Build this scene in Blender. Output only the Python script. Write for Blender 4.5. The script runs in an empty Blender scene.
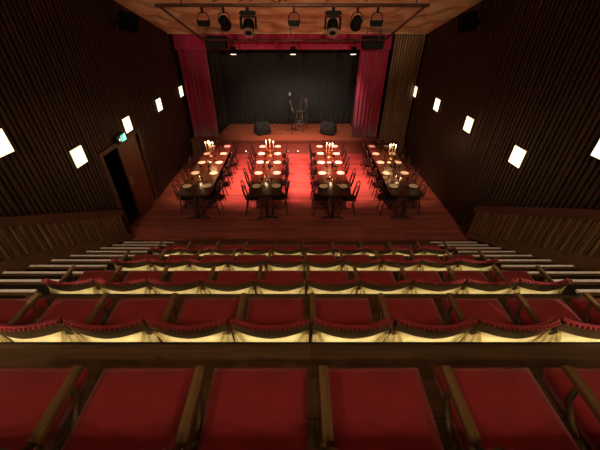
import bpy, bmesh, math, random
from mathutils import Vector, Matrix
random.seed(7)
PI = math.pi
sc = bpy.context.scene
col = sc.collection

# ------------------------------------------------------------------ materials
def new_mat(name):
    m = bpy.data.materials.new(name)
    m.use_nodes = True
    nt = m.node_tree
    return m, nt, nt.nodes['Principled BSDF']

def plain(name, c, rough=.6, metal=0., var=.25, scale=8., stretch=(1, 1, 1), bump=0., spec=.5, sheen=0.):
    """procedural material: noise varies the colour between c*(1-var) and c*(1+var)"""
    m, nt, b = new_mat(name)
    tc = nt.nodes.new('ShaderNodeTexCoord')
    mp = nt.nodes.new('ShaderNodeMapping')
    mp.inputs['Scale'].default_value = stretch
    nz = nt.nodes.new('ShaderNodeTexNoise')
    nz.inputs['Scale'].default_value = scale
    nz.inputs['Detail'].default_value = 5
    cr = nt.nodes.new('ShaderNodeValToRGB')
    cr.color_ramp.elements[0].position = .3
    cr.color_ramp.elements[1].position = .7
    cr.color_ramp.elements[0].color = [max(0, x*(1-var)) for x in c] + [1]
    cr.color_ramp.elements[1].color = [min(1, x*(1+var)) for x in c] + [1]
    nt.links.new(tc.outputs['Object'], mp.inputs['Vector'])
    nt.links.new(mp.outputs[0], nz.inputs['Vector'])
    nt.links.new(nz.outputs['Fac'], cr.inputs['Fac'])
    nt.links.new(cr.outputs['Color'], b.inputs['Base Color'])
    b.inputs['Roughness'].default_value = rough
    b.inputs['Metallic'].default_value = metal
    b.inputs['Specular IOR Level'].default_value = spec
    if sheen:
        b.inputs['Sheen Weight'].default_value = sheen
    if bump:
        bp = nt.nodes.new('ShaderNodeBump')
        bp.inputs['Strength'].default_value = bump
        bp.inputs['Distance'].default_value = .01
        nt.links.new(nz.outputs['Fac'], bp.inputs['Height'])
        nt.links.new(bp.outputs[0], b.inputs['Normal'])
    return m

def planks(name, c, width=.09, length=1.4, rough=.35, var=.35, along='X', spec=.5):
    """floor boards: brick texture in object space, long side along X or Y"""
    m, nt, b = new_mat(name)
    tc = nt.nodes.new('ShaderNodeTexCoord')
    mp = nt.nodes.new('ShaderNodeMapping')
    if along == 'Y':
        mp.inputs['Rotation'].default_value = (0, 0, PI/2)
    br = nt.nodes.new('ShaderNodeTexBrick')
    br.inputs['Scale'].default_value = 1
    br.inputs['Brick Width'].default_value = length
    br.inputs['Row Height'].default_value = width
    br.inputs['Mortar Size'].default_value = .0035
    br.inputs['Bias'].default_value = 0.
    br.inputs['Color1'].default_value = [x*(1-var) for x in c] + [1]
    br.inputs['Color2'].default_value = [min(1, x*(1+var)) for x in c] + [1]
    br.inputs['Mortar'].default_value = [x*.35 for x in c] + [1]
    mp2 = nt.nodes.new('ShaderNodeMapping')
    mp2.inputs['Scale'].default_value = (1.2, 22, 5) if along == 'X' else (22, 1.2, 5)
    nz = nt.nodes.new('ShaderNodeTexNoise')
    nz.inputs['Scale'].default_value = 2.2
    nz.inputs['Detail'].default_value = 6
    mx = nt.nodes.new('ShaderNodeMixRGB')
    mx.blend_type = 'MULTIPLY'
    mx.inputs['Fac'].default_value = .7
    cr = nt.nodes.new('ShaderNodeValToRGB')
    cr.color_ramp.elements[0].position = .3
    cr.color_ramp.elements[0].color = (.42, .4, .38, 1)
    cr.color_ramp.elements[1].position = .68
    nt.links.new(tc.outputs['Object'], mp.inputs['Vector'])
    nt.links.new(tc.outputs['Object'], mp2.inputs['Vector'])
    nt.links.new(mp.outputs[0], br.inputs['Vector'])
    nt.links.new(mp2.outputs[0], nz.inputs['Vector'])
    nt.links.new(nz.outputs['Fac'], cr.inputs['Fac'])
    nt.links.new(br.outputs['Color'], mx.inputs['Color1'])
    nt.links.new(cr.outputs['Color'], mx.inputs['Color2'])
    nt.links.new(mx.outputs[0], b.inputs['Base Color'])
    b.inputs['Roughness'].default_value = rough
    b.inputs['Specular IOR Level'].default_value = spec
    return m

def emit(name, c, s):
    m, nt, b = new_mat(name)
    b.inputs['Base Color'].default_value = (*c, 1)
    b.inputs['Emission Color'].default_value = (*c, 1)
    b.inputs['Emission Strength'].default_value = s
    return m

def glass(name):
    m, nt, b = new_mat(name)
    b.inputs['Base Color'].default_value = (.95, .95, .95, 1)
    b.inputs['Transmission Weight'].default_value = 1
    b.inputs['Roughness'].default_value = .03
    b.inputs['IOR'].default_value = 1.45
    return m

M = {}
M['floor'] = planks('floor_boards', (.34, .085, .065), .08, 1.6, .45, .3)
M['stage'] = planks('stage_boards', (.45, .12, .065), .09, 1.8, .4, .18)
M['fascia'] = plain('stage_fascia_wood', (.13, .055, .03), .5, 0, .3, 3, (1, 1, 14))
M['tier'] = planks('tier_boards', (.17, .10, .047), .215, 2.2, .5, .25)
M['tread'] = plain('tread_wood', (.22, .13, .05), .5, 0, .3, 4, (1, 14, 5))
M['carpet'] = plain('dark_step_carpet', (.022, .014, .010), .95, 0, .4, 40)  # near-black tread colour stands in for shade behind each nosing
M['nosing'] = plain('pale_nosing', (.84, .81, .76), .45, .1, .12, 20)
M['nosing_dark'] = plain('dark_nosing', (.02, .015, .012), .4, 0, .3, 20)
M['cream'] = plain('cream_paint', (.64, .55, .31), .45, 0, .35, 5)
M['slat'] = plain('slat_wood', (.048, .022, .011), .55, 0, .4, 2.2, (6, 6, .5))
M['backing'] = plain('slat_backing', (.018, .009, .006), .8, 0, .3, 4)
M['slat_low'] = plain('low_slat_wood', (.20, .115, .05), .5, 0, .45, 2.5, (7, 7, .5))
M['rail'] = plain('rail_wood', (.12, .05, .026), .45, 0, .3, 3, (8, .6, 8))
M['stringer'] = plain('stringer_wood', (.17, .088, .04), .5, 0, .3, 3, (8, .6, 8))
M['ceiling'] = plain('ceiling_panel', (.56, .38, .22), .75, 0, .16, 2.4)
M['red_cloth'] = plain('red_velour', (.31, .003, .055), .85, 0, .2, 5, sheen=.5)
M['black_cloth'] = plain('black_drape', (.010, .0105, .0125), .9, 0, .25, 5, sheen=.15)
M['table'] = plain('table_wood', (.058, .021, .011), .24, 0, .35, 3, (9, .8, 3), spec=.14)
M['iron'] = plain('dark_iron', (.03, .024, .02), .45, .6, .3, 12)
M['brass'] = plain('worn_brass', (.36, .25, .09), .4, .75, .35, 14)
M['bentwood'] = plain('black_bentwood', (.018, .009, .006), .35, 0, .4, 10, spec=.35)
M['varnish'] = plain('stool_varnish', (.12, .09, .08), .2, .4, .4, 10, spec=1.)
M['plate'] = plain('plate_glaze', (.80, .66, .53), .3, 0, .05, 10)
M['candle'] = plain('candle_wax', (.85, .74, .55), .5, 0, .06, 10)
M['glass'] = glass('clear_glass')
M['bottle'] = plain('dark_bottle', (.012, .016, .01), .12, 0, .3, 10)
M['flame'] = emit('flame', (1, .72, .32), 25)
M['seat'] = plain('seat_fabric', (.37, .021, .040), .78, 0, .16, 7, bump=.08, sheen=.25)
M['stud'] = plain('trim_fabric', (.36, .05, .05), .6, 0, .2, 30)
M['arm'] = plain('arm_wood', (.19, .115, .05), .4, 0, .4, 4, (14, 1, 6))
M['back_wood'] = plain('back_plywood', (.055, .03, .014), .42, 0, .3, 4, (1, 4, 10))
M['steel_black'] = plain('black_steel', (.004, .0037, .0035), .6, 0, .3, 10, spec=.08)
M['pipe'] = plain('rig_pipe', (.09, .045, .03), .5, .3, .3, 10)
M['black_box'] = plain('speaker_black', (.003, .003, .003), .7, 0, .3, 10, spec=.08)
M['mesh_black'] = plain('speaker_grille', (.006, .006, .006), .7, 0, .4, 120, spec=.2)
M['chrome'] = plain('chrome', (.75, .75, .75), .35, 1, .1, 10)
M['mic'] = plain('mic_mesh_grey', (.22, .22, .22), .5, .2, .2, 60)
M['seat_iron'] = plain('seat_iron', (.13, .095, .04), .5, .4, .35, 14)
M['bracket'] = plain('bracket_paint', (.34, .25, .10), .45, .2, .5, 18)
M['cab'] = plain('monitor_carpet', (.014, .013, .013), .85, 0, .4, 60)
M['ring'] = plain('lens_ring_grey', (.11, .10, .09), .4, 0, .2, 10)
M['lamp_glass'] = emit('lamp_diffuser', (1, .84, .56), 1.75)
M['lamp_frame'] = plain('lamp_frame', (.55, .40, .2), .5, 0, .2, 10)
M['lens'] = emit('lit_lens', (1, .80, .62), 2.5)
M['lens_dark'] = plain('dark_lens', (.02, .018, .018), .4, 0, .2, 10)
M['led'] = emit('led_strip', (1, .88, .6), 32)
M['dot'] = emit('footlight_dot', (1, .8, .6), 4)
M['door'] = plain('door_veneer', (.15, .04, .022), .45, 0, .25, 3, (9, 9, .6))
M['door_trim'] = plain('door_frame_wood', (.07, .03, .016), .5, 0, .3, 5)
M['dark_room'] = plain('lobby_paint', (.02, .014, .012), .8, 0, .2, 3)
M['exit_green'] = emit('exit_green', (.03, .62, .42), 1.1)
M['exit_white'] = emit('exit_white', (.75, 1, .95), 1.5)
M['exit_black'] = plain('exit_black', (.01, .012, .013), .5, 0, .2, 10)
M['plaster'] = plain('rear_wall_paint', (.06, .03, .02), .8, 0, .2, 3)

# ------------------------------------------------------------------ mesh helpers
class MB:
    def __init__(s):
        s.bm = bmesh.new()
    def box(s, x0, x1, y0, y1, z0, z1):
        vs = [s.bm.verts.new(p) for p in ((x0,y0,z0),(x1,y0,z0),(x1,y1,z0),(x0,y1,z0),(x0,y0,z1),(x1,y0,z1),(x1,y1,z1),(x0,y1,z1))]
        for f in ((0,3,2,1),(4,5,6,7),(0,1,5,4),(1,2,6,5),(2,3,7,6),(3,0,4,7)):
            s.bm.faces.new([vs[i] for i in f])
        return s
    def prism(s, pts, vec):
        """closed polygon pts swept along vec"""
        v = Vector(vec)
        a = [s.bm.verts.new(p) for p in pts]
        b = [s.bm.verts.new(Vector(p)+v) for p in pts]
        n = len(a)
        s.bm.faces.new(a[::-1]); s.bm.faces.new(b)
        for i in range(n):
            s.bm.faces.new((a[i], a[(i+1)%n], b[(i+1)%n], b[i]))
        return s
    def tube(s, pts, r, seg=8, closed=False):
        pts = [Vector(p) for p in pts]
        rs = r if isinstance(r, (list, tuple)) else [r]*len(pts)
        n = len(pts); rings = []
        up = None
        for i, p in enumerate(pts):
            if closed:
                t = pts[(i+1)%n]-pts[i-1]
            else:
                t = pts[min(i+1, n-1)]-pts[max(i-1, 0)]
            t.normalize()
            if up is None:
                up = Vector((0,0,1)) if abs(t.z) < .9 else Vector((1,0,0))
            u = up - t*up.dot(t)
            if u.length < 1e-4:
                u = t.orthogonal()
            u.normalize(); up = u
            w = t.cross(u)
            rings.append([s.bm.verts.new(p+(u*math.cos(2*PI*k/seg)+w*math.sin(2*PI*k/seg))*rs[i]) for k in range(seg)])
        m = n if closed else n-1
        for i in range(m):
            a, b = rings[i], rings[(i+1)%n]
            for k in range(seg):
                s.bm.faces.new((a[k], a[(k+1)%seg], b[(k+1)%seg], b[k]))
        if not closed:
            s.bm.faces.new(rings[0][::-1]); s.bm.faces.new(rings[-1])
        return s
    def lathe(s, prof, seg=20, c=(0,0,0), axis='Z'):
        """prof: list of (r, h) about an axis through c"""
        c = Vector(c); rings = []
        def P(r, h, a):
            if axis == 'Z': return c+Vector((r*math.cos(a), r*math.sin(a), h))
            if axis == 'Y': return c+Vector((r*math.cos(a), h, -r*math.sin(a)))
            return c+Vector((h, r*math.cos(a), r*math.sin(a)))
        for r, h in prof:
            if r < 1e-5:
                rings.append([s.bm.verts.new(P(0, h, 0))])
            else:
                rings.append([s.bm.verts.new(P(r, h, 2*PI*k/seg)) for k in range(seg)])
        for a, b in zip(rings, rings[1:]):
            for k in range(seg):
                k2 = (k+1) % seg
                if len(a) == 1 and len(b) == 1: continue
                if len(a) == 1: s.bm.faces.new((a[0], b[k2], b[k]))
                elif len(b) == 1: s.bm.faces.new((a[k], a[k2], b[0]))
                else: s.bm.faces.new((a[k], a[k2], b[k2], b[k]))
        if len(rings[0]) > 1: s.bm.faces.new(rings[0][::-1])
        if len(rings[-1]) > 1: s.bm.faces.new(rings[-1])
        return s
    def grid(s, f, nu, nv):
        vs = [[s.bm.verts.new(f(i/nu, j/nv)) for j in range(nv+1)] for i in range(nu+1)]
        for i in range(nu):
            for j in range(nv):
                s.bm.faces.new((vs[i][j], vs[i+1][j], vs[i+1][j+1], vs[i][j+1]))
        return s
    def shell(s, f, g, nu, nv):
        """closed slab between sheets f (front) and g (rear)"""
        A = [[s.bm.verts.new(f(i/nu, j/nv)) for j in range(nv+1)] for i in range(nu+1)]
        B = [[s.bm.verts.new(g(i/nu, j/nv)) for j in range(nv+1)] for i in range(nu+1)]
        for i in range(nu):
            for j in range(nv):
                s.bm.faces.new((A[i][j], A[i+1][j], A[i+1][j+1], A[i][j+1]))
                s.bm.faces.new((B[i][j], B[i][j+1], B[i+1][j+1], B[i+1][j]))
        for i in range(nu):
            s.bm.faces.new((A[i][0], B[i][0], B[i+1][0], A[i+1][0]))
            s.bm.faces.new((A[i][nv], A[i+1][nv], B[i+1][nv], B[i][nv]))
        for j in range(nv):
            s.bm.faces.new((A[0][j], A[0][j+1], B[0][j+1], B[0][j]))
            s.bm.faces.new((A[nu][j], B[nu][j], B[nu][j+1], A[nu][j+1]))
        return s
    def xform(s, mat):
        s.bm.transform(mat); return s
    def build(s, name, mat, parent=None, smooth=False, bevel=0., loc=None, seg=2):
        bmesh.ops.recalc_face_normals(s.bm, faces=s.bm.faces)
        if bevel:
            bmesh.ops.bevel(s.bm, geom=list(s.bm.edges), offset=bevel, segments=seg, affect='EDGES', clamp_overlap=True)
        me = bpy.data.meshes.new(name)
        s.bm.to_mesh(me); s.bm.free()
        me.materials.append(mat)
        if smooth:
            for p in me.polygons: p.use_smooth = True
        o = bpy.data.objects.new(name, me)
        col.objects.link(o)
        if parent: o.parent = parent
        if loc: o.location = loc
        return o

def tag(o, label, cat, group=None):
    o['label'] = label; o['category'] = cat
    if group: o['group'] = group
    return o
def struct(o):
    o['kind'] = 'structure'; return o
def thing(name, label, cat, loc=(0,0,0), rz=0, group=None):
    o = bpy.data.objects.new(name, None)
    o.empty_display_size = .1
    col.objects.link(o)
    o.location = loc; o.rotation_euler = (0, 0, rz)
    return tag(o, label, cat, group)
KIDS = {}
def kids(o):
    return [c for c in col.objects if c.parent == o]
def dup(root, label, loc, rz=0, group=None):
    r = root.copy(); col.objects.link(r)
    r.location = loc; r.rotation_euler = (0, 0, rz)
    r['label'] = label
    if group: r['group'] = group
    if root.name not in KIDS:
        KIDS[root.name] = [(c, kids(c)) for c in kids(root)]
    for c, gs in KIDS[root.name]:
        d = c.copy(); col.objects.link(d); d.parent = r
        for g in gs:
            e = g.copy(); col.objects.link(e); e.parent = d
    return r
def light(name, kind, loc, energy, color, size=.1, rot=None, spot=None, blend=.5, target=None):
    l = bpy.data.lights.new(name, kind)
    l.energy = energy; l.color = color
    if kind == 'SPOT':
        l.spot_size = spot; l.spot_blend = blend; l.shadow_soft_size = size
    elif kind == 'AREA':
        l.size = size
    else:
        l.shadow_soft_size = size
    o = bpy.data.objects.new(name, l); col.objects.link(o)
    o.location = loc
    if target is not None:
        o.rotation_euler = (Vector(target)-Vector(loc)).to_track_quat('-Z', 'Y').to_euler()
    return o

ORD = ['first', 'second', 'third', 'fourth', 'fifth', 'sixth', 'seventh', 'eighth', 'ninth', 'tenth', 'eleventh']

# ------------------------------------------------------------------ dimensions
W = 3.93                       # half width of the hall
YB, YS, YC = -2.7, 10.54, 12.75  # rear wall, stage front, stage rear
SH = .53                       # stage height
def ceil_z(y): return 3.78 + .248*(YS - y)
DOOR = (5.60, 7.14, 1.86)

# ------------------------------------------------------------------ shell
struct(MB().box(-W-.1, W+.1, YB, YS+.05, -.12, 0).build('floor', M['floor']))
def side_wall(name, sx, door):
    mb = MB()
    x0, x1 = sx*W, sx*(W+.15)
    if x0 > x1: x0, x1 = x1, x0
    def seg(y0, y1, z0):
        mb.prism([(x0, y0, z0), (x0, y1, z0), (x0, y1, ceil_z(y1)+.3), (x0, y0, ceil_z(y0)+.3)], (x1-x0, 0, 0))
    if door:
        seg(YB, door[0], -.12); seg(door[0], door[1], door[2]); seg(door[1], YC+.3, -.12)
    else:
        seg(YB, YC+.3, -.12)
    w = struct(mb.build(name, M['backing']))
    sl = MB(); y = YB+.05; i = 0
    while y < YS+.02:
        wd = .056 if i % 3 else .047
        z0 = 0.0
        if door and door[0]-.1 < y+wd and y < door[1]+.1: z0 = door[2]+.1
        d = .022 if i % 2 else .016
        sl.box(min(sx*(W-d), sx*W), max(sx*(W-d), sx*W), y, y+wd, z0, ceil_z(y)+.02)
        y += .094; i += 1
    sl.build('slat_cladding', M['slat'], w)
    return w
wl = side_wall('wall_left', -1, DOOR)
wr = side_wall('wall_right', 1, None)
struct(MB().box(-W-.2, W+.2, YB-.2, YB, -.12, 8).build('wall_back', M['plaster']))
struct(MB().box(-W-.2, W+.2, YC+.1, YC+.3, -.12, 5).build('wall_front', M['backing']))

# ceiling: sloping panel with a folded relief of shallow pyramids
def make_ceiling():
    mb = MB(); n = 14; cell = 2*W/n
    ny = int((YS-YB)/cell)+1
    dy = (YS-YB)/ny
    V = {}
    def v(i, j):
        if (i, j) not in V:
            y = YB+j*dy
            V[i, j] = mb.bm.verts.new((-W+i*cell, y, ceil_z(y)))
        return V[i, j]
    for i in range(n):
        for j in range(ny):
            y = YB+(j+.5)*dy
            off = .06 if (i+j) % 2 else -.05
            c = mb.bm.verts.new((-W+(i+.5)*cell, y, ceil_z(y)+off))
            q = [v(i, j), v(i+1, j), v(i+1, j+1), v(i, j+1)]
            for k in range(4):
                mb.bm.faces.new((q[k], q[(k+1)%4], c))
    for y0, y1 in ((YS-.02, YS),):
        mb.box(-W, W, y0, y1, ceil_z(YS)-.02, ceil_z(YS)+.25)
    mb.prism([(-W-.2, YB, ceil_z(YB)+.2), (-W-.2, YS, ceil_z(YS)+.2), (-W-.2, YS, ceil_z(YS)+.3), (-W-.2, YB, ceil_z(YB)+.3)], (2*W+.4, 0, 0))
    return struct(mb.build('ceiling', M['ceiling']))
make_ceiling()
struct(MB().box(-W-.2, W+.2, YS+.02, YC+.3, 4.3, 4.45).build('ceiling_stage', M['backing']))

# doorway on the left wall: frame, one closed leaf, dark lobby behind
d0, d1, dh = DOOR
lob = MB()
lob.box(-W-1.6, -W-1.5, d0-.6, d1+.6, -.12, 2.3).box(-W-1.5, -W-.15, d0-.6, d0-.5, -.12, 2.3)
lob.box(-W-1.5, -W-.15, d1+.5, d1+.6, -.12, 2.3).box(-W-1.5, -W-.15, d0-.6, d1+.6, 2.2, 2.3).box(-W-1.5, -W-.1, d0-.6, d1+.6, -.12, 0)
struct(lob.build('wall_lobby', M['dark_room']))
tr = MB()
tr.box(-W-.15, -W+.05, d0-.09, d0, 0, dh+.09).box(-W-.15, -W+.05, d1, d1+.09, 0, dh+.09).box(-W-.15, -W+.05, d0, d1, dh, dh+.09)
struct(tr.build('trim_1', M['door_trim'], bevel=.006))
dl = struct(MB().box(-W-.06, -W-.015, d0+.64, d1-.01, .01, dh-.01).build('door_1', M['door'], bevel=.004))
MB().box(-W-.015, -W-.008, d0+.66, d0+.75, .85, 1.1).build('push_plate', M['brass'], dl)
MB().tube([(-W-.01, d0+.71, 1.12), (-W+.04, d0+.71, 1.12), (-W+.04, d0+.71, .9), (-W-.01, d0+.71, .9)], .012).build('door_handle', M['brass'], dl)

# ------------------------------------------------------------------ raked seating: tiers and side stairs
TZ = {'e': 3.013, 'd': 2.402, 'c': 1.883, 'b': 1.318, 'a': .753, 'f': .188}
TE = {'e': .17, 'd': 1.112, 'c': 1.985, 'b': 2.90, 'a': 3.857, 'f': 4.98}   # front edge of each tier
XL, XR = -2.66, 2.83          # block of seats
order = ['f', 'a', 'b', 'c', 'd', 'e']
tier_lab = {'f': 'low dark wood platform under the front row of red seats beside the open floor',
            'a': 'dark wood tier under the second row of red seats from the stage',
            'b': 'dark wood tier under the third row of red seats from the stage',
            'c': 'dark wood tier under the fourth row of red seats, whose cushions show best',
            'd': 'broad brown board tier under the nearest row of red seats',
            'e': 'brown board tier behind the nearest row of red seats'}
for i, k in enumerate(order):
    y1 = TE[k]; y0 = TE[order[i+1]] if i+1 < len(order) else YB
    t = thing('seating_tier', tier_lab[k], 'tier', ((XL+XR)/2, y1, 0), 0, None)
    hw = (XR-XL)/2
    zb = TZ[order[i-1]] if i else 0
    MB().box(-hw, hw, y0-y1-.05 if i+1 < len(order) else y0-y1+.01, -.0, TZ[k]-.04, TZ[k]).build('deck', M['tier'], t)
    MB().box(-hw, hw, -.06, -.035, zb+.0, TZ[k]-.041).build('riser', M['cream'] if i else M['tier'], t)
    MB().box(-hw, hw, -.0, .012, TZ[k]-.045, TZ[k]+.004).build('nosing', M['nosing_dark'], t)
    if i:
        dz = .046 if k == 'd' else 0
        MB().box(-hw, hw, -.034, .004, TZ[k]-.105+dz, TZ[k]-.098+dz).build('lip', M['nosing_dark'], t)  # shield added to keep the strip's light off the back panels
        MB().box(-hw+.02, hw-.02, -.034, -.020, TZ[k]-.113+dz, TZ[k]-.106+dz).build('light_strip', M['led'], t)  # unseen strip added to make the glow behind the seats
# stairs
NST = 24; TR = .322; RI = .1835; Y0S = 4.99
for sx, xa, xb in ((-1, -3.74, XL-.012), (1, XR+.012, 3.84)):
    side = 'left' if sx < 0 else 'right'
    t = thing('aisle_staircase', f'brown wooden aisle steps with pale nosings along the {side} wall', 'stairs', ((xa+xb)/2, Y0S, 0))
    hw = (xb-xa)/2
    for k in range(NST):
        y1 = -TR*k; y0 = y1-TR-.03
        if Y0S+y1 < YB+.4: break
        z = RI*(k+1)
        st = MB().box(-hw, hw, y0, y1-.07, z-RI-.02 if k else 0, z).build('step', M['carpet'], t)  # dark tread carries the shade of the step above
        MB().box(-hw, hw, y1-.0695, y1-.027, z-.10, z+.002).build('timber_edge', M['tread'], st)
        MB().box(-hw, hw, y1-.0265, y1+.010, z-.022, z+.004).build('nosing', M['nosing'], st)
    # stringer board and low slatted wall with its rail
    xw = sx*W; xi = xa if sx < 0 else xb
    sl = RI/TR
    ya, yb = 5.38 if sx < 0 else 5.41, YB+.02
    zs0, zr0 = (1.48, 2.116) if sx < 0 else (1.52, 2.227)
    def zs(y): return zs0 + .575*(3-y)      # top of the stringer
    def zr(y): return zr0 + .572*(3-y)      # top of the rail
    def band(y0, y1, lo, hi, x0, x1):
        p = [(x0, y1, max(0, lo(y1))), (x0, y1, max(.02, hi(y1))), (x0, y0, hi(y0)), (x0, y0, lo(y0))]
        return MB().prism(p, (x1-x0, 0, 0))
    struct(band(yb, ya, lambda y: zs(y)-.55, zs, xi, xw).build('trim_2' if sx < 0 else 'trim_3', M['stringer'], bevel=.004))
    lw = band(yb, ya, zs, lambda y: zr(y)-.14, xw-sx*.03, xw-sx*.07).build(f'wall_{side}_lower', M['backing']); struct(lw)
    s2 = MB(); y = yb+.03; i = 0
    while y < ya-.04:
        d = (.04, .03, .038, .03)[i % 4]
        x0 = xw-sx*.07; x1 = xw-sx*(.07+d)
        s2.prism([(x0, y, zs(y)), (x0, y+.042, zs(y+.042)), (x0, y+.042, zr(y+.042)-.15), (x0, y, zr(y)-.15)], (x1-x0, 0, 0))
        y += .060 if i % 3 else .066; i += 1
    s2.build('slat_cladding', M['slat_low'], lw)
    r = band(yb, ya+.03, lambda y: zr(y)-.15, zr, xw-sx*.01, xw-sx*.13).build('handrail_board', M['rail'], bevel=.006)
    tag(r, f'long dark red-brown rail board sloping along the {side} wall above the low slats', 'rail')

# ------------------------------------------------------------------ auditorium seats
S = .543; X0 = .09; BU = .062
def seat_proto(end_arm=False):
    t = thing('auditorium_seat', '', 'seat')
    hw = S/2-.012
    # cushion: rounded slab
    def rr(u):      # soft-edged top
        return 1-abs(2*u-1)**6
    cw, c0, c1 = .231, .0, .465
    def top(u, v):
        return Vector(((2*u-1)*(cw-.012*(1-v)), c0+(c1-c0)*v, .288+.028*rr(u)*(1-abs(2*v-1)**8)))
    def bot(u, v):
        return Vector(((2*u-1)*(cw-.02), c0+.02+(c1-c0-.04)*v, .19))
    MB().shell(top, bot, 16, 16).build('cushion', M['seat'], t, smooth=True)
    MB().box(-cw+.03, cw-.03, .03, .42, .165, .189).build('seat_pan', M['brass'], t, bevel=.004)
    # curved back: bulges rearwards in the middle, leans back
    def cy(u): return -BU*(1-(2*u-1)**2)
    def lean(z): return .16*(.61-z)
    def fr(off, z0, z1, w=hw):
        return lambda u, v: Vector(((2*u-1)*w, cy(u)+lean(z0+(z1-z0)*v)+off, z0+(z1-z0)*v))
    MB().shell(fr(.026, .30, .602, hw-.02), fr(.010, .30, .602, hw-.02), 16, 5).build('backrest', M['seat'], t)
    def zb_(u):      # lower edge of the panel: dips at both ends into an ear
        e = abs(2*u-1)
        return .478+.030*e if e < .86 else .504-.075*min(1, (e-.86)/.07)
    def pan(off):
        def f(u, v):
            z = zb_(u)+(.598-zb_(u))*v
            return Vector(((2*u-1)*hw, cy(u)+lean(z)+off, z))
        return f
    MB().shell(pan(.003), pan(-.010), 40, 4).build('back_panel', M['back_wood'], t)
    # lower shell of cream metal below the panel, drawn in towards the floor
    def lo(off):
        return lambda u, v: Vector(((2*u-1)*(hw-.002), cy(u)+lean(.20+.31*v)+.009+off, .20+.31*v))
    MB().shell(lo(.0), lo(-.006), 14, 5).build('lower_shell', M['cream'], t)
    # piped trim with studs along the top edge
    tr = MB()
    pts = [(x, -BU*(1-(x/(S/2))**2)+.006, .606) for x in [(-hw+2*hw*i/20) for i in range(21)]]
    tr.tube(pts, .0075, 8)
    tr.build('trim_roll', M['seat'], t, smooth=True)
    sb = MB()
    for i in range(18):
        x = -hw+.014+(2*hw-.028)*i/17
        y = -BU*(1-(x/(S/2))**2)
        sb.box(x-.009, x+.009, y-.017, y-.001, .590, .612)
    sb.build('stud_trim', M['stud'], t, bevel=.003, seg=1)
    for sx in (-1, 1):
        xa, xb = sx*(hw-.008), sx*(hw-.075)
        bk = MB()
        bk.prism([(xa, -.002, .51), (xa-sx*.022, -.008, .51), (xb-sx*.012, -.012, .37), (xb+sx*.012, -.008, .37)], (0, -.006, 0))
        bk.prism([(xa, -.004, .47), (xa, -.004, .36), (xa-sx*.014, -.004, .36), (xa-sx*.014, -.004, .47)], (0, -.005, 0))
        bk.build('bracket', M['bracket'], t)
    def arm(x):
        a = MB()
        a.prism([(x-.020, .10, .398), (x-.020, .39, .413), (x-.020, .395, .432), (x-.020, .385, .444), (x-.020, .10, .434)], (.040, 0, 0))
        o = a.build('armrest', M['arm'], t, bevel=.004)
        b = MB()
        b.tube([(x, .15, .004), (x, .16, .10), (x, .17, .19), (x, .20, .235), (x, .25, .26), (x, .30, .32), (x, .31, .40)], [.021, .018, .016, .015, .014, .013, .012], 8)
        b.tube([(x, .17, .18), (x, .12, .22), (x, .085, .30), (x, .11, .40)], [.016, .014, .013, .012], 8)
        b.tube([(x, .12, .39), (x, .05, .47), (x, .035, .56)], .012, 6)
        b.box(x-.021, x+.021, .07, .23, 0, .014)
        b.lathe([(0, -.021), (.026, -.020), (.026, .020), (0, .021)], 12, (x, .16, .215), 'X')
        b.build('standard', M['seat_iron'], t, smooth=True)
    arm(-S/2+.0215)
    if end_arm: arm(S/2-.0215)
    return t
proto = seat_proto(False); proto_end = seat_proto(True)
ROWS = [('front row beside the tables', 4.06, TZ['f'], range(10)),
        ('second row from stage', 3.11, TZ['a'], range(10)),
        ('third row from stage', 2.157, TZ['b'], range(10)),
        ('fourth row from stage', 1.226, TZ['c'], range(10)),
        ('nearest row', .33, TZ['d'], range(2, 8))]
first = {False: True, True: True}
for rn, yr, tz, idx in ROWS:
    idx = list(idx)
    for n, i in enumerate(idx):
        end = (i == 9)
        loc = (X0+S*(i-4.5), yr, tz+.0005)
        if n == 0: lab = f'red theatre seat at the left end of the {rn}'
        elif n == len(idx)-1: lab = f'red theatre seat at the right end of the {rn}'
        else: lab = f'red theatre seat, {ORD[n]} from the left in the {rn}'
        grp = 'red theatre seats in the ' + rn
        src = proto_end if end else proto
        if first[end]:
            first[end] = False
            src.location = loc; src['label'] = lab; src['group'] = grp; o = src
            KIDS[src.name] = [(c, kids(c)) for c in kids(src)]
        else:
            o = dup(src, lab, loc, 0, grp)

# ------------------------------------------------------------------ long tables with chairs and settings
TABLES = [(-2.47, -2.53, 'leftmost table'), (-.755, -.91, 'second table from left'),
          (.86, .95, 'third table from left'), (2.58, 2.63, 'rightmost table')]
TY0, TY1, TW, TZT = 6.06, 9.63, .77, .74
def table_proto():
    t = thing('dining_table', '', 'table')
    L = TY1-TY0
    MB().box(-TW/2, TW/2, 0, L, TZT-.032, TZT).build('tabletop', M['table'], t, bevel=.006)
    MB().box(-TW/2+.06, TW/2-.06, .08, L-.08, TZT-.085, TZT-.033).build('apron', M['bentwood'], t)
    for y in (.11, 1.53, 2.24, L-.08):
        p = MB()
        p.lathe([(.05, .045), (.035, .09), (.03, .3), (.045, .38), (.03, .46), (.04, TZT-.086)], 14, (0, y, 0))
        p.tube([(-.26, y, .022), (-.14, y, .05), (0, y, .065), (.14, y, .05), (.26, y, .022)], [.02, .022, .03, .022, .02], 8)
        p.build('pedestal', M['iron'], t, smooth=True)
    return t
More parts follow.
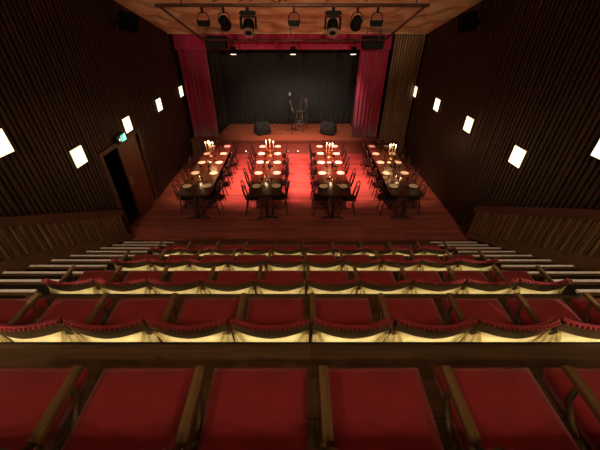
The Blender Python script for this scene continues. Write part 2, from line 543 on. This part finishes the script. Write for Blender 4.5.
def chair_proto():
    t = thing('bentwood_chair', '', 'chair')
    MB().lathe([(.0, .435), (.185, .435), (.2, .445), (.2, .46), (.185, .47), (.0, .462)], 24).build('seat', M['bentwood'], t, smooth=True)
    for sx in (-1, 1):
        MB().tube([(sx*.13, .13, .44), (sx*.15, .155, .22), (sx*.175, .185, 0)], [.016, .014, .011], 8).build('leg', M['bentwood'], t, smooth=True)
        MB().tube([(sx*.135, -.145, .45), (sx*.15, -.17, .22), (sx*.17, -.215, 0)], [.016, .014, .011], 8).build('leg', M['bentwood'], t, smooth=True)
    MB().tube([(.15*math.cos(a), .15*math.sin(a), .2) for a in [2*PI*k/20 for k in range(20)]], .009, 6, True).build('stretcher_ring', M['bentwood'], t, smooth=True)
    def loop(w, z0, z1, r):
        pts = []
        for k in range(25):
            a = PI*k/24
            x = -w*math.cos(a)*(1 if k in (0, 24) else 1.06)
            z = z0+(z1-z0)*(math.sin(a)**.62 if 0 < k < 24 else 0)
            pts.append((x, -.165-.10*(z-.45)/.45-.0*abs(x), z))
        return MB().tube(pts, r, 8)
    loop(.165, .45, .89, .0135).build('outer_loop', M['bentwood'], t, smooth=True)
    loop(.095, .455, .77, .0105).build('inner_loop', M['bentwood'], t, smooth=True)
    return t
def plate_proto():
    return MB().lathe([(0, .004), (.055, .004), (.065, .0), (.07, .004), (.098, .014), (.108, .017), (.107, .02), (.096, .0175), (.068, .009), (0, .008)], 28).build('dinner_plate', M['plate'], smooth=True)
def wineglass_proto():
    return MB().lathe([(0, 0), (.032, 0), (.032, .003), (.006, .008), (.0045, .06), (.008, .075), (.03, .095), (.036, .125), (.030, .165), (.0285, .165), (.034, .125), (.028, .098), (.004, .08), (0, .08)], 14).build('wine_glass', M['glass'], smooth=True)
tp, cp, pp, gp = table_proto(), chair_proto(), plate_proto(), wineglass_proto()
KIDS[cp.name] = [(c, []) for c in kids(cp)]
PLY = [6.49, 7.24, 7.95, 8.62, 9.25]
POS = ['nearest red seats', 'second from near end', 'middle place', 'second from stage end', 'nearest stage']
used = set()
def once(src, key, lab, loc, rz=0, group=None, cat=None):
    if key not in used:
        used.add(key)
        src.location = loc; src.rotation_euler = (0, 0, rz)
        tag(src, lab, cat or src['category'], group)
        return src
    return dup(src, lab, loc, rz, group)
TWPOOL = []
def tpos(ti, y):
    a, b, _ = TABLES[ti]
    return a+(b-a)*(y-TY0)/(TY1-TY0)
def flame(mb, x, y, z, s=1):
    mb.lathe([(0, 0), (.006*s, .006*s), (.0085*s, .016*s), (.005*s, .03*s), (0, .045*s)], 8, (x, y, z))
def candelabrum(label, loc, arms, center, rise, h):
    """arms: list of (x, y) of the candle cups"""
    t = thing('candelabrum', label, 'candelabra', loc, 0, 'lit candelabra on the long tables')
    MB().lathe([(.075, 0), (.075, .008), (.05, .02), (.018, .035), (.012, .08), (.02, .1), (.011, .13), (.011, h-.02), (.018, h), (.0, h)], 16).build('stem', M['brass'], t, smooth=True)
    pos = []
    for x, y in arms:
        MB().tube([(0, 0, h-.04), (x*.4, y*.4, h-.075), (x*.85, y*.85, h-.06), (x, y, h-.02), (x, y, h+.0)], .007, 6).build('arm', M['brass'], t, smooth=True)
        pos.append((x, y, h))
    if center: pos.append((0, 0, h+rise))
    if center: MB().tube([(0, 0, h-.01), (0, 0, h+rise)], .008, 6).build('arm', M['brass'], t, smooth=True)
    for k, (x, y, z) in enumerate(pos):
        MB().lathe([(.009, 0), (.02, .004), (.02, .012), (.013, .013), (.013, .02), (.0, .02)], 12, (x, y, z)).build('cup', M['brass'], t, smooth=True)
        ch = .17-.012*(k % 3)
        c = MB().lathe([(.0105, .0), (.0105, ch), (.0, ch)], 10, (x, y, z+.0205)).build('candle', M['candle'], t, smooth=True)
        mb = MB(); flame(mb, x, y, z+.022+ch, 1.25); mb.build('flame', M['flame'], c, smooth=True)
    zc = h+.25
    for dx in (-.05, .05):
        light('candle_glow', 'POINT', (loc[0]+dx, loc[1], loc[2]+zc+.06), CANDLE_W*len(pos)/2, (1, .60, .24), .03)
CANDLE_W = 1.3
CAND = [(8.46, -.10, 'five candles, on the leftmost long table', [(-.1, 0), (.1, .02), (-.05, .085), (.06, -.08)], True, .05),
        (8.5, .03, 'three candles, the middle one taller, on the second long table', [(-.105, 0), (.105, 0)], True, .06),
        (8.38, .0, 'three level candles in a row, on the third long table', [(-.085, 0), (.085, 0)], True, 0.),
        (8.25, .12, 'five bright candles, on the rightmost long table', [(-.09, 0), (.09, .02), (-.04, .075), (.05, -.08)], True, .03)]
for ti, (xa, xb, tn) in enumerate(TABLES):
    rz = -math.atan2(xb-xa, TY1-TY0)
    rz = math.atan2(-(xb-xa), TY1-TY0)
    once(tp, 't', f'long dark polished wooden table laid with ten plates, {tn}', (xa, TY0, 0), rz, 'long dining tables', 'table')
    for sx in (-1, 1):
        side = 'left' if sx < 0 else 'right'
        for pi_, y in enumerate(PLY):
            cx = tpos(ti, y)
            lab = f'pale plate, {side} side of {tn}, {POS[pi_]}'
            once(pp, 'p', lab, (cx+sx*.245, y+random.uniform(-.015, .015), TZT+.0005), 0, f'plates on the {tn}', 'plate')
            lab = f'clear wine glass, {side} side of {tn}, {POS[pi_]}'
            once(gp, 'g', lab, (cx+sx*.115, y+.13, TZT+.0005), 0, f'wine glasses on the {tn}', 'glass')
            lab = f'dark bentwood chair, {side} side of {tn}, {POS[pi_]}'
            pull = random.uniform(-.02, .035)
            if ti == 1 and sx < 0: pull += .05
            if ti == 2 and sx > 0 and pi_ < 2: pull += .07
            once(cp, 'c', lab, (cx+sx*(TW/2-.085+pull), y+random.uniform(-.03, .03), 0), sx*PI/2+random.uniform(-.1, .1), f'chairs along the {tn}', 'chair')
    y, dx, desc, arms, cen, rise = CAND[ti]
    candelabrum(f'brass candelabrum with {desc}', (tpos(ti, y)+dx, y, TZT+.0005), arms, cen, rise, .20 if ti != 1 else .22)
    # small things down the middle
    cx = tpos(ti, 7.85)
    tag(MB().lathe([(0, .004), (.03, 0), (.035, .004), (.062, .04), (.058, .042), (.03, .012), (0, .012)], 18, ).build('small_bowl', M['plate'], smooth=True, loc=(cx-.02, 7.9, TZT+.0005)),
        f'small pale bowl in the middle of the {tn}', 'bowl', 'small bowls on the tables')
    b = thing('wine_bottle', f'small dark bottle at the centre of the {tn}', 'bottle', (cx+.045, 7.6, TZT+.0005), 0, 'bottles on the tables')
    MB().lathe([(0, 0), (.034, 0), (.036, .01), (.036, .13), (.014, .175), (.012, .22), (0, .22)], 16).build('body', M['bottle'], b, smooth=True)
    MB().lathe([(.014, .2), (.0145, .225), (0, .225)], 12).build('cork', M['cream'], b, smooth=True)
    for q, (ox, oy) in enumerate(((.0, 6.82), (-.06, 6.98))):
        h = thing('tealight_holder', f'{"near" if q == 0 else "far"} glass tealight holder of the pair on {tn}', 'candle holder', (tpos(ti, oy)+ox, oy, TZT+.0005), 0, f'tealights on the {tn}')
        MB().lathe([(0, 0), (.028, 0), (.034, .05), (.036, .07), (.033, .07), (.031, .05), (.025, .006), (0, .006)], 14).build('glass_cup', M['glass'], h, smooth=True)
        MB().lathe([(0, .0065), (.02, .0065), (.02, .025), (0, .025)], 12).build('candle', M['candle'], h, smooth=True)
        mb = MB(); flame(mb, 0, 0, .026, .7); mb.build('flame', M['flame'], h, smooth=True)
    light('tealight_glow', 'POINT', (tpos(ti, 6.88)-.03, 6.88, TZT+.12), 2.4, (1, .62, .28), .02)

# ------------------------------------------------------------------ stage
st = thing('stage', 'raised stage of red-brown boards with a dark panelled front', 'stage', (0, YS, 0))
MB().box(-W+.035, W-.035, 0, YC+.08-YS, SH-.04, SH).build('deck', M['stage'], st)
MB().box(-W+.035, W-.035, .04, .08, 0, SH-.041).build('fascia', M['fascia'], st)
MB().box(-W+.035, W-.035, -.02, .0, SH-.06, SH+.003).build('edge_strip', M['fascia'], st)
for x in (-1.93, -.35, .0, .45, 1.55):
    f = thing('stage_footlight', '', 'footlight', (x, YS+.038, .10), 0, 'small lights set in the stage front')
    f['label'] = 'tiny lit puck light low on the stage front, ' + {-1.93: 'leftmost', -.35: 'left of centre', .0: 'at the centre', .45: 'right of centre', 1.55: 'rightmost'}[x]
    MB().lathe([(.028, 0), (.028, .012), (.02, .014)], 12, (0, 0, 0), 'Y').xform(Matrix.Rotation(PI, 4, 'Z')).build('bezel', M['chrome'], f)
    MB().lathe([(0, .0), (.018, 0), (.018, .0165), (0, .017)], 12, (0, 0, 0), 'Y').xform(Matrix.Rotation(PI, 4, 'Z')).build('lens', M['dot'], f)

def drape(name, p0, p1, z0, z1, nf, amp, mat, label, cat='curtain', thick=.02, gather=0.):
    p0, p1 = Vector((*p0, 0)), Vector((*p1, 0))
    d = p1-p0; n = Vector((-d.y, d.x, 0)).normalized()
    ph = [random.uniform(-.6, .6) for _ in range(nf+2)]
    def f(u, v):
        w = u*nf*2*PI
        k = int(u*nf)
        a = amp*(math.sin(w+ph[k]*.6*math.sin(u*PI*nf)**2)*.8+.35*math.sin(2.3*w+ph[k//2]))
        a *= .55+.45*(1-v)
        uu = .5+(u-.5)*(1-gather*(1-v))
        return p0+d*uu+n*a+Vector((0, 0, z0+(z1-z0)*v))
    g = lambda u, v: f(u, v)+n*thick
    o = MB().shell(f, g, nf*10, 6).build(name, mat, smooth=True)
    return tag(o, label, cat)
drape('stage_curtain', (-3.84, 10.86), (-2.93, 10.86), SH+.01, 4.2, 7, .085, M['red_cloth'], 'red velour stage curtain gathered at the left of the opening')
drape('stage_curtain', (1.98, 10.86), (2.90, 10.86), SH+.01, 4.2, 7, .085, M['red_cloth'], 'red velour stage curtain at the right beside the slatted panel')
drape('curtain_valance', (-3.84, 10.70), (2.90, 10.70), 3.34, 4.2, 32, .03, M['red_cloth'], 'red velour valance hung across the top of the stage opening', 'valance')
drape('backdrop_curtain', (-2.9, 12.55), (2.3, 12.55), SH+.01, 4.2, 25, .05, M['black_cloth'], 'wide black pleated curtain across the rear of the stage')
drape('side_curtain', (-3.02, 11.05), (-2.85, 12.45), SH+.01, 4.2, 9, .035, M['black_cloth'], 'black leg curtain on the left side of the stage')
drape('side_curtain', (2.20, 12.45), (2.18, 11.05), SH+.01, 4.2, 9, .035, M['black_cloth'], 'black leg curtain on the right side of the stage')
# black border hung behind the valance
drape('border_curtain', (-2.95, 11.2), (2.12, 11.2), 3.34, 4.2, 30, .025, M['black_cloth'], 'black border curtain hung behind the red valance')

# slatted panel facing the hall, right of the curtain
pw = struct(MB().box(2.95, W-.04, YS+.09, YS+.17, SH+.001, 4.25).build('wall_front_panel', M['backing']))
ps = MB(); x = 2.96; i = 0
while x < W-.1:
    ps.box(x, x+.05, YS+.09-(.035 if i % 2 else .025), YS+.09, SH+.001, 4.2); x += .085; i += 1
ps.build('slat_cladding', M['slat_low'], pw)

# wedge monitors
def wedge(label, loc, rz):
    t = thing('stage_monitor', label, 'speaker', loc, rz, 'floor monitors at the front of the stage')
    MB().prism([(-.27, -.22, 0), (-.27, .2, 0), (-.27, .22, .20), (-.27, .04, .46), (-.27, -.08, .46), (-.27, -.24, .26)], (.54, 0, 0)).build('cabinet', M['cab'], t, bevel=.045, seg=3)
    n = Vector((0, .2, .18)).normalized()
    g = MB().box(-.24, .24, -.12, .12, 0, .012)
    ang = math.atan2(.2, .18)
    g.xform(Matrix.Translation((0, .137, .338)) @ Matrix.Rotation(-math.atan2(.26, .18), 4, 'X'))
    g.build('grille', M['mesh_black'], t)
    MB().tube([(-.06, -.165, .355), (-.055, -.2, .37), (.055, -.2, .37), (.06, -.165, .355)], .008, 6).build('handle', M['steel_black'], t)
wedge('black wedge monitor on the left of the stage floor', (-1.36, 11.25, SH+.0005), .5)
wedge('black wedge monitor on the right of the stage floor', (1.16, 11.25, SH+.0005), -.5)

# microphone stand
ms = thing('microphone_stand', 'black tripod microphone stand beside the bar stool on stage', 'microphone stand', (-.22, 11.5, SH+.0005))
for k in range(3):
    a = 2*PI*k/3+.5
    MB().tube([(.01*math.cos(a), .01*math.sin(a), .13), (.3*math.cos(a), .3*math.sin(a), .012)], [.011, .009], 6).build('leg', M['steel_black'], ms)
MB().tube([(0, 0, .05), (0, 0, .85)], .013, 8).build('pole', M['steel_black'], ms)
MB().lathe([(.024, .11), (.024, .16), (.016, .18)], 10).build('collar', M['steel_black'], ms)
MB().lathe([(.018, .8), (.022, .83), (.018, .88), (0, .89)], 10).build('clutch', M['chrome'], ms)
MB().tube([(.06, -.02, .72), (0, 0, .86), (-.08, .03, 1.16)], .009, 6).build('boom', M['chrome'], ms)
mc = thing('microphone', 'silver microphone clipped at the top of the stand', 'microphone', (-.30, 11.53, SH+1.165))
MB().lathe([(0, 0), (.018, .0), (.022, .12), (.0, .12)], 12).build('body', M['steel_black'], mc, smooth=True)
MB().lathe([(.0, .12), (.022, .12), (.038, .14), (.042, .19), (.034, .24), (0, .255)], 14).build('grille', M['mic'], mc, smooth=True)

# bar stool with a bentwood back
bs = thing('bar_stool', 'tall dark bentwood bar stool with a looped back on stage', 'stool', (.12, 11.7, SH+.004), 2.6)
MB().lathe([(0, .71), (.17, .71), (.185, .72), (.185, .74), (.165, .75), (0, .742)], 20).build('seat', M['varnish'], bs, smooth=True)
for sx in (-1, 1):
    for sy in (-1, 1):
        MB().tube([(sx*.115, sy*.115, .72), (sx*.15, sy*.15, .35), (sx*.19, sy*.19, 0)], [.017, .015, .013], 8).build('leg', M['varnish'], bs, smooth=True)
MB().tube([(.205*math.cos(a), .205*math.sin(a), .3) for a in [2*PI*k/20 for k in range(20)]], .010, 6, True).build('foot_ring', M['chrome'], bs, smooth=True)
MB().tube([(.16*math.cos(a), .16*math.sin(a), .55) for a in [2*PI*k/20 for k in range(20)]], .009, 6, True).build('stretcher_ring', M['varnish'], bs, smooth=True)
for nm, w, zt, r in (('outer_loop', .165, 1.15, .014), ('inner_loop', .09, 1.05, .011)):
    pts = []
    for k in range(25):
        a = PI*k/24
        z = .735+(zt-.735)*(math.sin(a)**.6 if 0 < k < 24 else 0)
        pts.append((-w*math.cos(a)*1.03, -.14-.12*(z-.73), z))
    MB().tube(pts, r, 8).build(nm, M['varnish'], bs, smooth=True)

# ------------------------------------------------------------------ lighting rig
def rig_z(y): return 3.43+.248*(YS-y)
RX0, RX1, RYN, RYF = -2.64, 2.42, 6.92, 9.70
rg = thing('lighting_rig', 'rectangular pipe lighting frame hung below the sloping ceiling', 'lighting rig', (0, RYN, rig_z(RYN)))
def rp(x, y, dz=0): return (x, y-RYN, rig_z(y)-rig_z(RYN)+dz)
MB().tube([rp(RX0-.05, RYN), rp(RX1+.05, RYN)], .030, 10).build('pipe', M['pipe'], rg, smooth=True)
MB().tube([rp(RX0, RYF), rp(RX1, RYF)], .026, 10).build('pipe', M['pipe'], rg, smooth=True)
for x in (RX0, RX1):
    MB().tube([rp(x, RYN), rp(x, RYF)], .026, 10).build('pipe', M['pipe'], rg, smooth=True)
for x, y in ((RX0+.45, RYN), (-.35, RYN), (RX1-.2, RYN), (RX0+.1, RYF), (-.2, RYF), (RX1-.15, RYF)):
    MB().tube([rp(x, y), rp(x, y, ceil_z(y)-rig_z(y)-.02)], .016, 8).build('hanger', M['pipe'], rg)
for x0, x1, y in ((-1.6, -.4, RYN), (-1.1, -.2, RYN), (.5, 1.3, RYN), (-.9, -.3, RYN)):
    pts = [rp(x0+(x1-x0)*k/12, y-.05, .035+.12*math.sin(PI*k/12)) for k in range(13)]
    MB().tube(pts, .007, 6).build('cable', M['steel_black'], rg)

def X_at(px, y, z):     # world x that the bar position has in the plan of the rig
    Zc = y*.821+(4.1-z)*.571
    return (px-298)/295*Zc
zb = rig_z(RYN)
def clamp(t):
    MB().box(-.02, .02, -.035, .035, -.05, .035).build('clamp', M['steel_black'], t, bevel=.004)
def flood(label, x):
    t = thing('flood_light', label, 'stage light', (x, RYN, zb-.031-.0), 0, 'flood lights on the near rig pipe')
    MB().box(-.02, .02, -.02, .02, -.09, -.0).build('clamp', M['steel_black'], t, bevel=.004)
    MB().tube([(-.11, 0, -.24), (-.105, 0, -.16), (-.07, 0, -.09), (0, 0, -.07), (.07, 0, -.09), (.105, 0, -.16), (.11, 0, -.24)], .009, 6).build('yoke', M['steel_black'], t)
    MB().prism([(-.125, -.06, -.20), (.125, -.06, -.20), (.10, -.06, -.30), (-.10, -.06, -.30)], (0, .14, 0)).build('housing', M['steel_black'], t, bevel=.01)
    MB().box(-.09, .09, -.05, .07, -.312, -.301).build('lens', M['lens_dark'], t)
def par(label, x):
    t = thing('par_can', label, 'stage light', (x, RYN, zb-.031), 0, 'par cans on the near rig pipe')
    MB().box(-.02, .02, -.02, .02, -.09, 0).build('clamp', M['steel_black'], t, bevel=.004)
    MB().tube([(-.115, 0, -.24), (-.11, 0, -.15), (-.07, 0, -.085), (0, 0, -.07), (.07, 0, -.085), (.11, 0, -.15), (.115, 0, -.24)], .009, 6).build('yoke', M['steel_black'], t)
    R = Matrix.Translation((0, 0, -.235)) @ Matrix.Rotation(math.radians(-28), 4, 'X')
    MB().lathe([(.06, -.11), (.085, -.09), (.10, -.02), (.10, .11), (.11, .12), (.095, .125)], 20, (0, 0, 0), 'Y').xform(R).build('housing', M['steel_black'], t, smooth=True)
    MB().lathe([(0, .126), (.093, .126), (.08, .132), (0, .136)], 18, (0, 0, 0), 'Y').xform(R).build('lens', M['lens_dark'], t)
def mover(label, x):
    t = thing('moving_head', label, 'stage light', (x, RYN, zb-.031), 0, 'moving head lights on the near rig pipe')
    MB().box(-.03, .03, -.03, .03, -.07, 0).build('clamp', M['steel_black'], t, bevel=.004)
    MB().box(-.15, .15, -.11, .11, -.13, -.05).build('base', M['steel_black'], t, bevel=.02)
    y = MB()
    for s in (-1, 1):
        y.prism([(s*.125, -.06, -.16), (s*.125, .06, -.16), (s*.125, .06, -.32), (s*.125, 0, -.36), (s*.125, -.06, -.32)], (s*.035, 0, 0))
    y.box(-.16, .16, -.06, .06, -.162, -.135)
    y.build('yoke', M['steel_black'], t, bevel=.008)
    R = Matrix.Translation((0, 0, -.30)) @ Matrix.Rotation(math.radians(-128), 4, 'X')
    MB().lathe([(.07, -.11), (.10, -.09), (.112, 0), (.112, .10), (.105, .12), (.08, .13)], 22, (0, 0, 0), 'Y').xform(R).build('head', M['steel_black'], t, smooth=True)
    MB().lathe([(.085, .112), (.119, .112), (.119, .136), (.085, .136)], 22, (0, 0, 0), 'Y').xform(R).build('lens_ring', M['ring'], t)
    MB().lathe([(0, .131), (.078, .131), (.06, .138), (0, .142)], 18, (0, 0, 0), 'Y').xform(R).build('lens', M['steel_black'], t)
xs = [X_at(p, RYN, zb-.2) for p in (203, 224, 248, 294, 333, 357, 377)]
flood('black flood light at the left of the near rig pipe', xs[0])
par('black round can light on the left half of the near rig pipe', xs[1])
mover('black moving head light on the left half of the near rig pipe', xs[2])
flood('black flood light at the middle of the near rig pipe', xs[3])
mover('black moving head light on the right half of the near rig pipe', xs[4])
par('black round can light on the right half of the near rig pipe', xs[5])
flood('black flood light at the right of the near rig pipe', xs[6])
zf = rig_z(RYF)
for px, nm in ((233, 'left'), (293, 'middle'), (353.5, 'right')):
    x = X_at(px, RYF, zf-.25)
    t = thing('fresnel_spotlight', f'lit downlight at the {nm} of the far rig pipe before the valance', 'stage light', (x, RYF, zf-.020), 0, 'lit lamps on the far rig pipe')
    MB().box(-.018, .018, -.018, .018, -.07, -.003).build('clamp', M['steel_black'], t, bevel=.003)
    MB().tube([(-.08, 0, -.25), (-.08, 0, -.13), (-.04, 0, -.08), (.04, 0, -.08), (.08, 0, -.13), (.08, 0, -.25)], .008, 6).build('yoke', M['steel_black'], t)
    R = Matrix.Translation((0, 0, -.23)) @ Matrix.Rotation(math.radians(-98), 4, 'X')
    MB().lathe([(.045, -.10), (.07, -.07), (.075, .05), (.10, .07), (.10, .09), (.085, .09)], 18, (0, 0, 0), 'Y').xform(R).build('housing', M['steel_black'], t, smooth=True)
    MB().lathe([(0, .091), (.084, .091), (.07, .102), (0, .106)], 18, (0, 0, 0), 'Y').xform(R).build('lens', M['lens'], t)
    light('stage_lamp', 'SPOT', (x, RYF+.02, zf-.40), 165, (1, .78, .58), .05, spot=math.radians(80), blend=.8, target=(x*.55, 11.9, SH))
# black speakers hung at the ends of the far pipe
for x, nm in ((X_at(217, 10.1, 3.4), 'left'), (X_at(372, 10.1, 3.4), 'right')):
    t = thing('hung_speaker', f'wide black speaker hung at the {nm} end of the far rig pipe', 'speaker', (x, 10.1, 3.40), 0, 'speakers hung before the valance')
    MB().box(-.3, .3, -.14, .14, 0, .32).build('cabinet', M['black_box'], t, bevel=.012)
    MB().box(-.28, .28, -.15, -.1405, .02, .3).build('grille', M['mesh_black'], t)
    for s in (-1, 1):
        MB().tube([(s*.2, 0, .31), (s*.2, 0, ceil_z(10.1)-3.40-.01)], .01, 6).build('hanger', M['steel_black'], t)
# angled speakers on the side walls
for sx, nm in ((-1, 'left'), (1, 'right')):
    t = thing('wall_speaker', f'black angled speaker high on the {nm} slatted wall under the ceiling', 'speaker', (sx*(W-.03), 7.66, 4.06), 0, 'speakers high on the side walls')
    MB().tube([(0, 0, 0), (-sx*.12, 0, 0)], .03, 8).build('bracket', M['steel_black'], t)
    R = Matrix.Translation((-sx*.28, 0, .0)) @ Matrix.Rotation(sx*math.radians(50), 4, 'Z') @ Matrix.Rotation(math.radians(-14), 4, 'X')
    MB().box(-.16, .16, -.15, .15, -.17, .17).xform(R).build('cabinet', M['black_box'], t, bevel=.02)
    MB().box(-.14, .14, -.162, -.1505, -.15, .15).xform(R).build('grille', M['mesh_black'], t)

# ------------------------------------------------------------------ wall lamps and exit sign
LAMPS = [(1.42, 4.14), (2.61, 3.46), (3.74, 2.78), (4.99, 2.11), (6.83, 2.14), (8.70, 2.15), (10.58, 2.15)]
LN = ['at the top of the rear stairs', 'beside the nearer seat rows', 'beside the raked seats, above the level row', 'above the foot of the stairs',
      'second of the level row from the seats', 'third of the level row from the seats', 'nearest the stage curtain']
for sx, nm in ((-1, 'left'), (1, 'right')):
    for (y, z), l in list(zip(LAMPS, LN))[1:]:
        t = thing('wall_lamp', f'lit square lamp on the {nm} wall, {l}', 'wall lamp', (sx*(W-.031), y-(.15 if sx > 0 and z > 2.2 else 0), z), 0, f'square lamps along the {nm} wall')
        x = lambda a, b: (min(-sx*a, -sx*b), max(-sx*a, -sx*b))
        f = MB()
        f.box(*x(0, .012), -.16, .16, -.16, .16)
        f.build('frame', M['lamp_frame'], t, bevel=.004)
        MB().box(*x(.0125, .022), -.152, .152, -.152, .152).build('diffuser', M['lamp_glass'], t, bevel=.002)

ex = thing('exit_sign', 'small green lit exit sign with a running figure over the left doorway', 'exit sign', (-W+.04, 6.35, 1.985))
MB().box(0, .06, -.17, .17, -.085, .085).build('housing', M['exit_black'], ex, bevel=.006)
MB().box(.0605, .064, -.02, .155, -.072, .072).build('green_panel', M['exit_green'], ex)
fg = MB()   # running figure and door outline, on the wall-parallel face
def q(y0, z0, y1, z1, w=.009):
    fg.tube([(.0655, y0, z0), (.0655, y1, z1)], w, 4)
fg.lathe([(0, 0), (.013, 0), (.013, .003), (0, .003)], 10, (.0645, .08, .045), 'X')
q(.075, .03, .06, -.01); q(.06, -.01, .085, -.03); q(.085, -.03, .075, -.058); q(.06, -.01, .045, -.035); q(.045, -.035, .02, -.04)
q(.073, .025, .10, .012); q(.073, .025, .045, .018)
q(.135, -.06, .135, .062, .006); q(.11, .062, .135, .062, .006)
fg.build('running_figure', M['exit_white'], ex)
ar = MB()
ar.tube([(.0615, -.06, 0), (.0615, -.12, 0)], .006, 4).tube([(.0615, -.095, .028), (.0615, -.125, 0), (.0615, -.095, -.028)], .006, 4)
ar.tube([(.0615, -.035, -.06), (.0615, -.035, .06)], .006, 4)
ar.build('arrow', M['exit_white'], ex)

# ------------------------------------------------------------------ house lights above the rear rows
for x, nm in ((-2.1, 'left'), (0., 'middle'), (2.1, 'right')):
    y = -2.2; z = ceil_z(y)-.08
    t = thing('house_downlight', f'round ceiling downlight above the rear rows, {nm} of three', 'ceiling light', (x, y, z), 0, 'downlights above the rear rows')
    MB().lathe([(.1, -.1), (.1, .08), (0, .08), (0, .07), (.085, .07), (.085, -.1)], 20).build('can', M['steel_black'], t)
    MB().lathe([(0, -.06), (.08, -.06), (.08, -.05), (0, -.05)], 18).build('lens', M['lens'], t)
    light('house_lamp', 'SPOT', (x, y, z-.13), 125 if x else 65, (1, .72, .40), .12, spot=math.radians(84), blend=.7, target=(x*.5, 1.0, 2.2))
for x, nm in ((-3.2, 'left'), (3.2, 'right')):  # unseen wall spots added to light the steps from behind
    y, z = YB+.16, 5.0
    t = thing('stair_spotlight', f'black wall spotlight above the rear of the {nm} stairs', 'wall light', (x, y, z), 0, 'spotlights above the stairs')
    MB().box(-.02, .02, -.155, 0, -.02, .02).build('bracket', M['steel_black'], t)
    MB().lathe([(.1, -.1), (.1, .08), (0, .08), (0, .07), (.085, .07), (.085, -.1)], 20).build('can', M['steel_black'], t)
    MB().lathe([(0, -.06), (.08, -.06), (.08, -.05), (0, -.05)], 18).build('lens', M['lens'], t)
    light('stair_lamp', 'SPOT', (x, y, z-.13), 850, (1, .78, .52), .06, spot=math.radians(45), blend=.7, target=(x, 2.6, 1.6))

# red wash from the two cans on the near pipe
RED = (1, .30, .27)
for x in (xs[1], xs[5]):
    light('red_wash', 'SPOT', (x, RYN+.14, zb-.38), 2600, RED, .05, spot=math.radians(60), blend=1, target=(x*.88, 8.55, 0))
for x in (xs[2], xs[4]):
    light('red_wash', 'SPOT', (x, RYN-.02, zb-.46), 6400, RED, .05, spot=math.radians(62), blend=1, target=(x*.55, 8.75, 0))
for x, tx, e in ((xs[0], -2.5, 560), (xs[3], 0, 70), (xs[6], 2.6, 560)):
    light('warm_flood', 'SPOT', (x, RYN+.05, zb-.38), e, (1, .58, .31), .08, spot=math.radians(44), blend=.9, target=(tx, 7.8, .5))
# unseen lanterns added on the rear wall to brighten the sloping ceiling
for x, nm in ((-1.8, 'left'), (1.8, 'right')):
    t = thing('ceiling_lantern', f'black lantern on the rear wall washing the ceiling, {nm} of two', 'stage light', (x, YB+.01, 5.0), 0, 'lanterns on the rear wall')
    MB().box(-.03, .03, 0, .3, -.03, .03).build('bracket', M['steel_black'], t)
    MB().lathe([(.07, .3), (.1, .34), (.1, .62), (.085, .62), (.085, .4), (0, .4)], 18, (0, 0, 0), 'Y').build('can', M['steel_black'], t)
    light('ceiling_wash', 'SPOT', (x, YB+.72, 5.02), 1300, (1, .68, .42), .1, spot=math.radians(36), blend=.5, target=(x*.6, 8.0, 5.3))

# ------------------------------------------------------------------ world, camera, view
w = bpy.data.worlds.new('World'); sc.world = w; w.use_nodes = True
w.node_tree.nodes['Background'].inputs['Color'].default_value = (0, 0, 0, 1)
cam = bpy.data.cameras.new('Camera'); cam.sensor_width = 36; cam.lens = 295/600*36; cam.clip_start = .02
cam.shift_x = 2/600
co = bpy.data.objects.new('Camera', cam); col.objects.link(co)
co.location = (0, 0, 4.1); co.rotation_euler = (math.radians(90-34.8), 0, 0)
sc.camera = co
vs = sc.view_settings
sc.display_settings.display_device = 'sRGB'
vs.view_transform = 'Standard'; vs.look = 'None'; vs.gamma = 1; vs.use_curve_mapping = False
vs.exposure = 0
sc.cycles.max_bounces = 6
sc.cycles.use_denoising = True
sc.cycles.sample_clamp_indirect = 3
